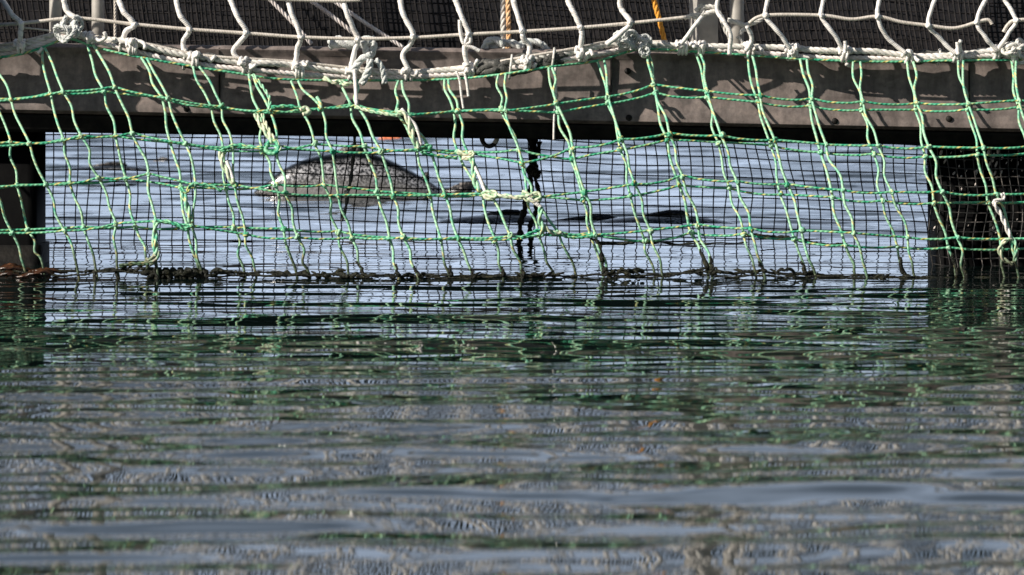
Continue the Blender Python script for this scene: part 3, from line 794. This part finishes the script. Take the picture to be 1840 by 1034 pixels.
def tangle(name, label, cat, c, size, nloops, r, mat, seed, parent=None):
    q = random.Random(seed); mb = MB()
    for k in range(nloops):
        pts = []; p = c + Vector((q.uniform(-1, 1) * size[0] * .5, q.uniform(-1, 0) * size[1], q.uniform(-1, 1) * size[2] * .5))
        cen = p.copy(); rad = q.uniform(.4, .8) * min(size[0], size[2]); ph = q.uniform(0, 6.28)
        tilt = Vector((q.uniform(-1, 1), q.uniform(-1.5, -.4), q.uniform(-1, 1))).normalized(); u = tilt.orthogonal().normalized(); v = tilt.cross(u)
        for i in range(9):
            a = ph + i * .75
            pts.append(cen + (u * math.cos(a) + v * math.sin(a)) * rad * (1 - .04 * i) + tilt * .002 * i)
        rope(mb, smooth(pts, 5), r, strands=3)
    o = mb.build(name, M[mat], parent)
    if label: tag(o, label, cat)
    return o
tangle('rope_knot', 'big white rope knot at the rope peak between the two thin left posts', 'knot', P(128, 52, GD(128) - .015), (.030, .02, .034), 7, .0046, 'fray', 5)
tangle('rope_knot', 'lumpy white rope knot on the peak of the ropes left of the orange rope', 'knot', P(1128, 70, GD(1128) - .015), (.035, .02, .024), 8, .0048, 'fray', 6)
tangle('rope_knot', 'white rope knot hanging over the green lacing right of the lumpy knot', 'knot', P(1160, 82, GD(1160) - .015), (.018, .02, .034), 6, .0044, 'fray', 7)
tangle('rope_knot', 'white rope tangle at the far right end of the ropes', 'knot', P(1828, 90, GD(1828) - .015), (.034, .02, .026), 8, .0048, 'rope', 8)

wn = thing('white_mesh_net', 'white large mesh safety net of thick cord strung above the ropes', 'net', (0, 6.352, .6))
WL = [[(5, 0), (20, 25), (38, 43), (37, 60), (36, 82)], [(114, 0), (120, 20), (138, 35), (128, 46), (118, 58)],
      [(213, 0), (222, 22), (242, 45), (226, 56), (222, 74)], [(316, 0), (323, 26), (340, 53), (329, 74), (335, 100)],
      [(413, 0), (428, 32), (442, 60), (420, 92), (437, 113)], [(518, 0), (525, 28), (540, 66), (534, 90), (530, 116)],
      [(616, 0), (625, 30), (643, 70), (636, 95), (630, 130)], [(718, 0), (726, 28), (742, 62), (738, 78), (724, 100), (733, 126)],
      [(817, 0), (832, 35), (842, 62), (835, 90), (841, 118)], [(922, 0), (937, 52), (940, 68), (952, 84), (948, 110)],
      [(1020, 0), (1034, 30), (1043, 52), (1046, 66), (1042, 90)], [(1114, -2), (1116, 15), (1132, 40), (1118, 58), (1090, 80)],
      [(1262, 30), (1245, 52), (1224, 78)], [(1380, -2), (1376, 28), (1398, 58), (1421, 88)], [(1480, -2), (1476, 28), (1498, 62), (1516, 92)],
      [(1580, -2), (1577, 30), (1596, 70), (1629, 97)], [(1680, -2), (1668, 45), (1690, 70), (1718, 98)], [(1772, -2), (1755, 40), (1772, 68), (1792, 92)], [(1803, -2), (1826, 36), (1812, 60), (1793, 90)],
      [(-95, 0), (-75, 25), (-60, 44), (-64, 84)], [(1343, 48), (1350, 72), (1340, 92)], [(1290, -2), (1288, 18), (1302, 40), (1312, 62), (1311, 98)]]
for i, s in enumerate(WL):
    thick = .0061 if i < 12 or i == 19 else .0050
    mb = MB(); cp = wob(smooth([P(x, y, 6.337 - (.012 if 20 < y < 70 else 0)) for x, y in s], 7), .0007, 70, i); mb.tube(cp, [thick * rw.uniform(.88, 1.1) for _ in cp], n=10); mb.build('mesh_cord', M['white_t'], wn)
CL = [[(-220, 55), (0, 45), (60, 40), (138, 33), (242, 44), (340, 53), (442, 60), (540, 67), (643, 70), (742, 68), (842, 62), (938, 57), (1043, 50), (1132, 42), (1235, 31)],
      [(1346, 42), (1376, 28), (1476, 28), (1530, 35), (1577, 30), (1620, 40), (1668, 46), (1715, 51), (1755, 40)], [(1755, 40), (1775, 36), (1783, 44)], [(1803, 58), (1812, 44), (1826, 37), (1880, 36), (2100, 45)],
      [(470, -3), (530, 0), (600, 2), (650, 0)], [(40, 50), (70, 53), (92, 56)]]
for i, s in enumerate(CL):
    mb = MB(); mb.tube(smooth([P(x, y, 6.327) for x, y in s], 7), .0040 if i != 5 else .002, n=8); mb.build('cross_cord', M['thin_t'], wn)
kn = MB()
for i, (x, y) in enumerate([(38, 43), (138, 35), (242, 45), (340, 54), (442, 60), (540, 67), (643, 71), (742, 66), (842, 62), (938, 56), (1043, 50), (1132, 41), (1376, 28), (1476, 28), (1577, 30), (1668, 46), (1755, 40), (1826, 37)]):
    m2 = MB(); knot_mesh(m2, P(x, y, 6.322), .0062, 800 + i, .0040); m2.build('cord_knot', M['white_t'], wn)
# rows of the same net above the picture: they show in the water
um = MB()
topx = [s[0][0] for s in WL if s[0][1] <= 0]
topx = sorted(topx + [-190, 1905, 2000, 1210]); dbl = [t + 22 for t in topx]
for k in range(5):
    y0 = -2 - 92 * k; y1 = y0 - 92
    for x in topx + dbl:
        sh = 14 * math.sin(x * .01 + k) + 10
        um.tube(smooth([P(x + 18 * k, y0, 6.337), P(x + 18 * k + sh * .3 - 8, y0 - 45, 6.332), P(x + 18 * (k + 1), y1, 6.337)], 4), .0068, n=7)
    um.tube(smooth([P(x + 18 * k, y0 - 40 + 5 * math.sin(x * .02 + k * 2), 6.327) for x in topx], 4), .0040, n=7)
um.build('upper_mesh', M['white_t'], wn)

# bunches of dark netting added behind the ropes to shade the beam face
def fold(label, path, Dd, seed):
    q = random.Random(seed); n = len(path) * 6
    xs = np.linspace(path[0][0], path[-1][0], n)
    t = thing('shade_fold', label, 'netting', P(xs[n // 2], 110, Dd), 'bunches of dark netting added behind the ropes for shade')
    pts = []; rr = []
    for i, x in enumerate(xs):
        yc = (interp(RA, x) + interp(RB, x)) / 2 + np.interp(x, [p[0] for p in path], [p[1] for p in path])
        Dd = GD(x) + .018; pts.append(P(x, yc, Dd)); rr.append(float(np.interp(x, [p[0] for p in path], [p[2] for p in path])) / FPX * Dd * q.uniform(.94, 1.06))
    for i in range(3): rr[i] *= (i + 1) / 4; rr[-1 - i] *= (i + 1) / 4
    ps = wob(smooth(pts, 3), .002, 60, seed)
    mb = MB()
    for k in range(9):
        p0 = q.uniform(0, 6.28); tw = q.uniform(.10, .2) * q.choice((-1, 1))
        cp = [p + Vector((0, .62 * math.cos(p0 + tw * i * .7), .62 * math.sin(p0 + tw * i * .7))) * rr[min(n - 1, i // 3)] for i, p in enumerate(ps)]
        mb.tube(wob(cp, .0012, 70, seed * 10 + k), [rr[min(n - 1, i // 3)] * .30 for i in range(len(ps))], n=8)
    mb.build('shade_mesh', M['shade_net'], t)
    for u in (.15, .5, .85):
        i = int(u * (len(ps) - 1)); c = ps[i]; r = rr[min(n - 1, i // 3)] * 1.05; mb = MB()
        mb.tube([c + Vector((.003 * math.sin(g), -math.cos(g) * r, math.sin(g) * r)) for g in [k * .5236 for k in range(13)]], .003, n=6, caps=False); mb.build('tie', M['rope'], t)
fold('dark netting bunch added for shade behind the ropes at the far left', [(-330, 0, 18), (-150, 4, 20), (-20, 4, 20), (20, 0, 12)], 6.375, 1)
fold('dark netting bunch added for shade behind the sagging ropes left of the hanging frayed rope', [(170, 1, 8), (220, 1, 15), (290, 0, 17), (380, 0, 17), (500, 0, 11)], 6.365, 2)
fold('dark netting bunch added for shade behind the ropes below the rope coil', [(812, 2, 8), (860, 2, 18), (930, 2, 20), (990, 0, 19), (1030, 0, 10)], 6.362, 3)
fold('dark netting bunch added for shade behind the ropes right of the round right post', [(1380, 1, 7), (1460, 1, 10), (1560, 1, 11), (1640, 2, 14), (1700, 1, 11), (1780, 2, 15), (1850, 1, 12), (2000, 1, 12)], 6.378, 4)
fd = thing('blocker', 'black fender added unseen beyond the left edge to shade the beam', 'blocker', P(-52, 30, 6.29))  # added out of view; its shadow falls on the beam's left end
mb = MB(); mb.tube([P(-52, y, 6.29) for y in (-32, -28, -15, 0, 30, 60, 80, 90, 95)], [.01, .035, .055, .06, .06, .06, .055, .035, .01], n=20); mb.build('blocker_body', M['black_plastic'], fd)
mb = MB(); mb.tube([P(-52, -30, 6.29), P(-50, -200, 6.36), Vector((P(-50, 0, 6.5).x, PD, RAILZ))], .006, n=8); mb.build('hanging_line', M['rope'], fd)

# cords tied round the square post
tl = thing('binding', 'white cord wound round the square post and knotted to the round post beside it', 'binding', P(1290, 40, 6.45))
def cordp(pts, r, D=6.42, mat='rope'):
    mb = MB(); rope(mb, smooth([P(x, y, D if not isinstance(D, list) else D[i]) for i, (x, y) in enumerate(pts)], 7), r, strands=3); return mb.build('cord', M[mat], tl)
cordp([(1230, 33), (1245, 28), (1262, 26), (1262, 14), (1275, 12), (1288, 15)], .0056)
cordp([(1245, 32), (1258, 30), (1270, 24), (1287, 21), (1296, 30), (1300, 45), (1306, 58), (1312, 66)], .0058)
cordp([(1250, 20), (1258, 12), (1262, 10)], .0050)
cordp([(1308, 36), (1325, 41), (1338, 46), (1352, 42), (1366, 36), (1374, 26)], .0056)
cordp([(1340, 46), (1356, 38), (1368, 30), (1378, 24)], .0050)
cordp([(1330, 62), (1334, 55), (1345, 52)], .0050)
cordp([(1311, 64), (1312, 80), (1310, 98)], .0050)
cordp([(1325, 66), (1335, 78), (1343, 84)], .0045)

# hanging knotted rope
hk = thing('knotted_rope', 'frayed white rope end knotted over the beam edge and hanging down in the middle left', 'rope', P(650, 100, 6.362))
def frayp(pts, r, D, nm='rope_end'):
    mb = MB(); rope(mb, wob(smooth([P(x, y, D) for x, y in pts], 8), .001, 40, len(pts)), r, strands=3, pitch=r * 6); return mb.build(nm, M['fray'], hk)
frayp([(593, 80), (612, 77), (635, 79), (655, 76), (672, 74)], .0125, 6.382)
frayp([(655, 74), (658, 90), (664, 102), (672, 85), (668, 74)], .0085, 6.352)
frayp([(666, 100), (650, 106), (642, 118), (634, 132)], .0085, 6.332)
frayp([(664, 108), (662, 125), (657, 140), (650, 153)], .0082, 6.322)
frayp([(674, 108), (684, 120), (690, 138), (692, 152)], .0070, 6.332)
frayp([(600, 73), (606, 68), (614, 72)], .0070, 6.382)
cc_r = thing('rope_coil', 'pale weathered rope loops lying on top of the beam beside the orange rope', 'rope', P(910, 82, 6.46))
def coilp(pts, r, D):
    mb = MB(); rope(mb, smooth([P(x, y, D) for x, y in pts], 8), r, strands=3); mb.build('rope_loop', M['fray'], cc_r)
coilp([(870, 92), (874, 78), (886, 72), (898, 76), (904, 84)], .0092, 6.44)
coilp([(882, 88), (898, 80), (914, 77), (930, 82), (938, 90)], .0092, 6.45)
coilp([(925, 92), (936, 80), (950, 75), (970, 78), (985, 92)], .0078, 6.46)
for lab, pts, r, D in (('short white cord tail hanging below the ropes at mid beam', [(820, 128), (826, 145), (829, 170), (833, 196)], .0028, 6.342),
                  ('stubby white cord end hanging just right of a longer tail', [(835, 130), (839, 150), (842, 174)], .0034, 6.342),
                  ('long thin pale string hanging down the beam face', [(998, 120), (999, 170), (996, 210), (995, 252)], .0026, 6.382),
                  ('white cord loop twisted round a thick net cord', [(826, 36), (827, 56), (833, 78), (845, 76), (843, 62), (836, 80), (850, 86), (862, 92)], .0042, 6.322),
                  ('short white cord end poking up from the right rope', [(1722, 98), (1721, 86), (1720, 76)], .0044, 6.332),
                  ('short white cord end poking up at a lashing between two nodes', [(1518, 96), (1519, 84), (1518, 74)], .0046, 6.332)):
    mb = MB(); mb.tube(smooth([P(x, y, D) for x, y in pts], 8), r, n=8); tag(mb.build('cord_tail', M['white_t']), lab, 'cord')
# coloured ropes behind the netting
for nm, lab, pts, r, D, mt in (('orange_rope', 'orange rope hanging behind the white net beside a grey rope', [(912, -90), (913, 0), (914, 60), (913, 92)], .0060, 6.60, 'orange_pale'),
                  ('grey_rope', 'grey twisted rope hanging beside the pale orange rope', [(904, -90), (904, 0), (904, 50), (905, 90)], .0068, 6.62, 'rope'),
                  ('orange_rope', 'bright orange rope slanting down to the beam left of the square post', [(1150, -90), (1175, 0), (1187, 45), (1196, 80), (1203, 98)], .0062, 6.46, 'orange_rope'),
                  ('slanting_rope', 'pale twisted rope slanting down to the right, leftmost of three', [(430, -60), (486, 0), (530, 45), (560, 80)], .0052, 6.85, 'rope_pink'),
                  ('slanting_rope', 'pale yellowish rope slanting down to the right, middle of three', [(470, -55), (556, 0), (600, 32), (645, 68)], .0054, 6.85, 'rope_pink'),
                  ('slanting_rope', 'pale rope slanting down to the right, rightmost of three', [(520, -50), (596, 0), (660, 44), (725, 86)], .0050, 6.85, 'rope_pink'),
                  ('vertical_cord', 'thin pale cord hanging straight down right of the left posts', [(207, -90), (207, 0), (207, 70)], .0036, 6.62, 'thin_t')):
    mb = MB(); pp = smooth([P(x, y, D) for x, y in pts], 8)
    rope(mb, pp, r, strands=3); o = mb.build(nm, M[mt]); tag(o, lab, 'rope', 'pale ropes slanting behind the net' if nm == 'slanting_rope' else None)

# ------------------------------------------------------------------ things hanging under the beam
dh = thing('dark_hanging_rope', 'dark rope end with a pale knot hanging from the beam in front of the salmon', 'rope', P(637, 245, 6.6))
mb = MB(); mb.tube(smooth([P(x, y, 6.62) for x, y in [(637, 236), (637, 262), (634, 290), (630, 325), (625, 345), (622, 370), (614, 398)]], 8), [.0040 * (1 + .25 * math.sin(i * .9)) for i in range(49)], n=8); mb.build('rope_end', M['grey_line'], dh)
mb = MB(); knot_mesh(mb, P(622, 349, 6.61), .0075, 77, .005); mb.build('knot', M['thin_t'], dh)
hg = thing('weedy_rope', 'black weed covered rope hanging from the beam into the water at the centre', 'rope', P(955, 250, 7.0))
qd = random.Random(15)
def lump_tube(pts, r0, D, nm):
    ps = wob(smooth([P(x, y, D) for x, y in pts], 10), .003, 45, len(pts)); mb = MB()
    mb.tube(ps, [r0 * qd.uniform(.65, 1.5) for _ in ps], n=9); mb.build(nm, M['dark_rope'], hg)
lump_tube([(957, 240), (958, 280), (955, 310), (949, 350), (942, 385), (933, 420), (930, 445), (930, 470)], .0072, 7.2, 'rope_strand')
lump_tube([(966, 255), (964, 290), (963, 330), (966, 365), (957, 400), (952, 425), (950, 470)], .0058, 7.22, 'rope_strand')
lump_tube([(948, 300), (958, 308), (970, 312)], .011, 7.18, 'weed_lump')
mb = MB(); mb.tube([P(957, y, 6.60) for y in (236, 245, 256, 268)], [.022, .018, .010, .007], n=12); mb.build('bracket', M['black_plastic'], hg)
hk2 = thing('steel_hook', 'dark curved iron hook hanging under the beam', 'hook', P(880, 245, 6.5))
mb = MB(); mb.tube(smooth([P(x, y, 6.5) for x, y in [(864, 240), (867, 254), (876, 263), (887, 260), (893, 248), (890, 243)]], 8), .0052, n=10); mb.build('hook_bar', M['dark_rope'], hk2)
mb = MB(); mb.tube(smooth([P(x, y, 6.49) for x, y in [(889, 258), (893, 249), (891, 240)]], 4), .0058, n=10); mb.build('worn_tip', M['steel'], hk2)

# orange float far back on the water
mb = MB(); D = 16.2; c = P(703, 250, D)
ps = [c + Vector((t, .02 * t, -.012 + .0 * t)) for t in np.linspace(-.085, .085, 13)]
mb.tube(ps, [.034 * math.sqrt(max(.02, 1 - (i / 6 - 1) ** 2)) * (1.0 + .12 * math.cos(i * 2.1)) for i in range(13)], n=14)
tag(mb.build('orange_float', M['orange_float']), 'small orange float on the pen water just below the beam', 'float')

# ------------------------------------------------------------------ salmon
FD = 9.73
top = [(456, 345), (466, 337), (480, 326), (496, 312), (512, 302), (530, 293), (548, 286), (570, 280), (594, 276), (620, 273), (645, 272), (668, 275), (690, 283), (712, 293), (735, 305), (758, 318), (775, 328), (790, 339), (803, 345)]
bot = [(457, 349), (466, 354), (480, 356), (496, 359), (512, 364), (530, 372), (548, 381), (570, 393), (594, 397), (620, 399), (645, 399), (668, 397), (690, 392), (712, 386), (735, 379), (758, 371), (775, 366), (790, 361), (803, 358)]
def make_salmon():
    c0 = P(630, 352, FD); root = thing('salmon', 'silvery spotted salmon arching its back out of the water inside the pen', 'fish', (c0.x, FD, 0), 'salmon breaking the surface in the pen')
    mb = MB(); n = 24
    tp = smooth([P(x, y, FD) for x, y in top], 3); bt = smooth([P(x, y, FD) for x, y in bot], 3); m = len(tp)
    for i, (a, b) in enumerate(zip(tp, bt)):
        c = (a + b) / 2; h = (a - b) / 2; t = i / (m - 1)
        wd = .060 * (math.sin(math.pi * min(1, t * .95 + .03)) ** .75) + .006
        yy = .05 * (t - .45) ** 2 * 2
        for k in range(n):
            an = 2 * math.pi * k / n
            sn = math.sin(an); sn = math.copysign(abs(sn) ** .9, sn)
            mb.v.append(c + h * math.cos(an) + Vector((0, -wd * sn + yy, 0)))
    for i in range(m - 1):
        for k in range(n):
            k2 = (k + 1) % n; uu = lambda q: (q if q <= n / 2 else n - q) / (n / 2)
            mb.face((i * n + k, i * n + k2, (i + 1) * n + k2, (i + 1) * n + k), [(uu(k), i / m), (uu(k + 1), i / m), (uu(k + 1), (i + 1) / m), (uu(k), (i + 1) / m)])
    mb.face(tuple(reversed(range(n)))); mb.face(tuple((m - 1) * n + k for k in range(n)))
    mb.build('body', M['salmon'], root)
    def fin(nm, pts, yoff, th, mat='fin'):
        mb = MB(); b = [P(x, y, FD) + Vector((0, yoff, 0)) for x, y in pts]; k = len(b); cen = sum(b, Vector()) / k
        mb.v = [p + Vector((0, -th * .35, 0)) for p in b] + [p + Vector((0, th * .35, 0)) for p in b] + [cen + Vector((0, -th, 0)), cen + Vector((0, th, 0))]
        for i in range(k):
            j = (i + 1) % k
            mb.face((i, j, 2 * k)); mb.face((k + j, k + i, 2 * k + 1)); mb.face((j, i, k + i, k + j))
        return mb.build(nm, M[mat], root)
    fin('dorsal_fin', [(590, 279), (602, 272), (616, 265), (634, 258), (652, 259), (660, 266), (664, 277), (640, 281), (615, 281)], 0, .005)
    fin('adipose_fin', [(757, 320), (762, 310), (769, 309), (772, 318), (770, 328), (763, 326)], .004, .004)
    fin('tail_fin', [(796, 343), (810, 337), (828, 329), (848, 326), (856, 332), (848, 343), (856, 356), (848, 368), (828, 364), (808, 357), (796, 357)], .03, .005)
    fin('pectoral_fin', [(545, 352), (552, 362), (575, 372), (590, 374), (575, 362), (560, 352)], -.055, .004)
    def line(nm, pts, r, mat, yo):
        mb = MB(); mb.tube(smooth([P(x, y, FD) + Vector((0, yo[i], 0)) for i, (x, y) in enumerate(pts)], 5), r, n=6); mb.build(nm, M[mat], root)
    line('mouth', [(457, 346), (468, 347), (480, 348), (490, 350)], .0018, 'fin', [-.006, -.018, -.027, -.030])
    mb = MB(); e = P(487, 338, FD) + Vector((0, -.0275, 0))
    for j in range(7):
        for k in range(12):
            p, q = math.pi * (j + .001) / 6.002, 2 * math.pi * k / 12
            mb.v.append(e + Vector((math.sin(p) * math.cos(q), .6 * math.sin(p) * math.sin(q), math.cos(p))) * .0085)
    for j in range(6):
        for k in range(12): mb.face((j * 12 + k, j * 12 + (k + 1) % 12, (j + 1) * 12 + (k + 1) % 12, (j + 1) * 12 + k))
    mb.build('eye', M['eye'], root)
    line('gill_cover', [(522, 303), (530, 318), (532, 335), (526, 352)], .0016, 'fin', [-.036, -.050, -.056, -.055])
    return root
s0 = make_salmon()
def copy_tree(o, parent=None):
    c = o.copy(); COL.objects.link(c)
    if parent: c.parent = parent
    for ch in list(o.children): copy_tree(ch, c)
    return c
for (x, y, sink, yaw, sc, lab) in ((1195, 401, .052, 6, (1.15, 1, .50), 'wet back of a salmon showing low above the water right of the weedy rope'),
                         (905, 401, .050, -10, (1.0, 1, .50), 'dark back of a salmon breaking the water just left of the weedy rope'),
                         (1055, 401, .059, 4, (1.5, 1, .46), 'barely surfaced long back of a salmon between two others right of the weedy rope'),
                         (195, 304, .060, 10, (1.3, 1, .50), 'dark low back of a salmon far back at left near the black column'),
                         (288, 292, .138, -30, (.9, .9, .9), 'only the fin tip of a salmon showing, farthest of those at the left')):
    D = CAM_H * FPX / (y - HOR); c = copy_tree(s0); p = P(x, y, D)
    c.location = (p.x, D, -sink); c.rotation_euler = (0, 0, R(yaw)); c.scale = sc; c['label'] = lab
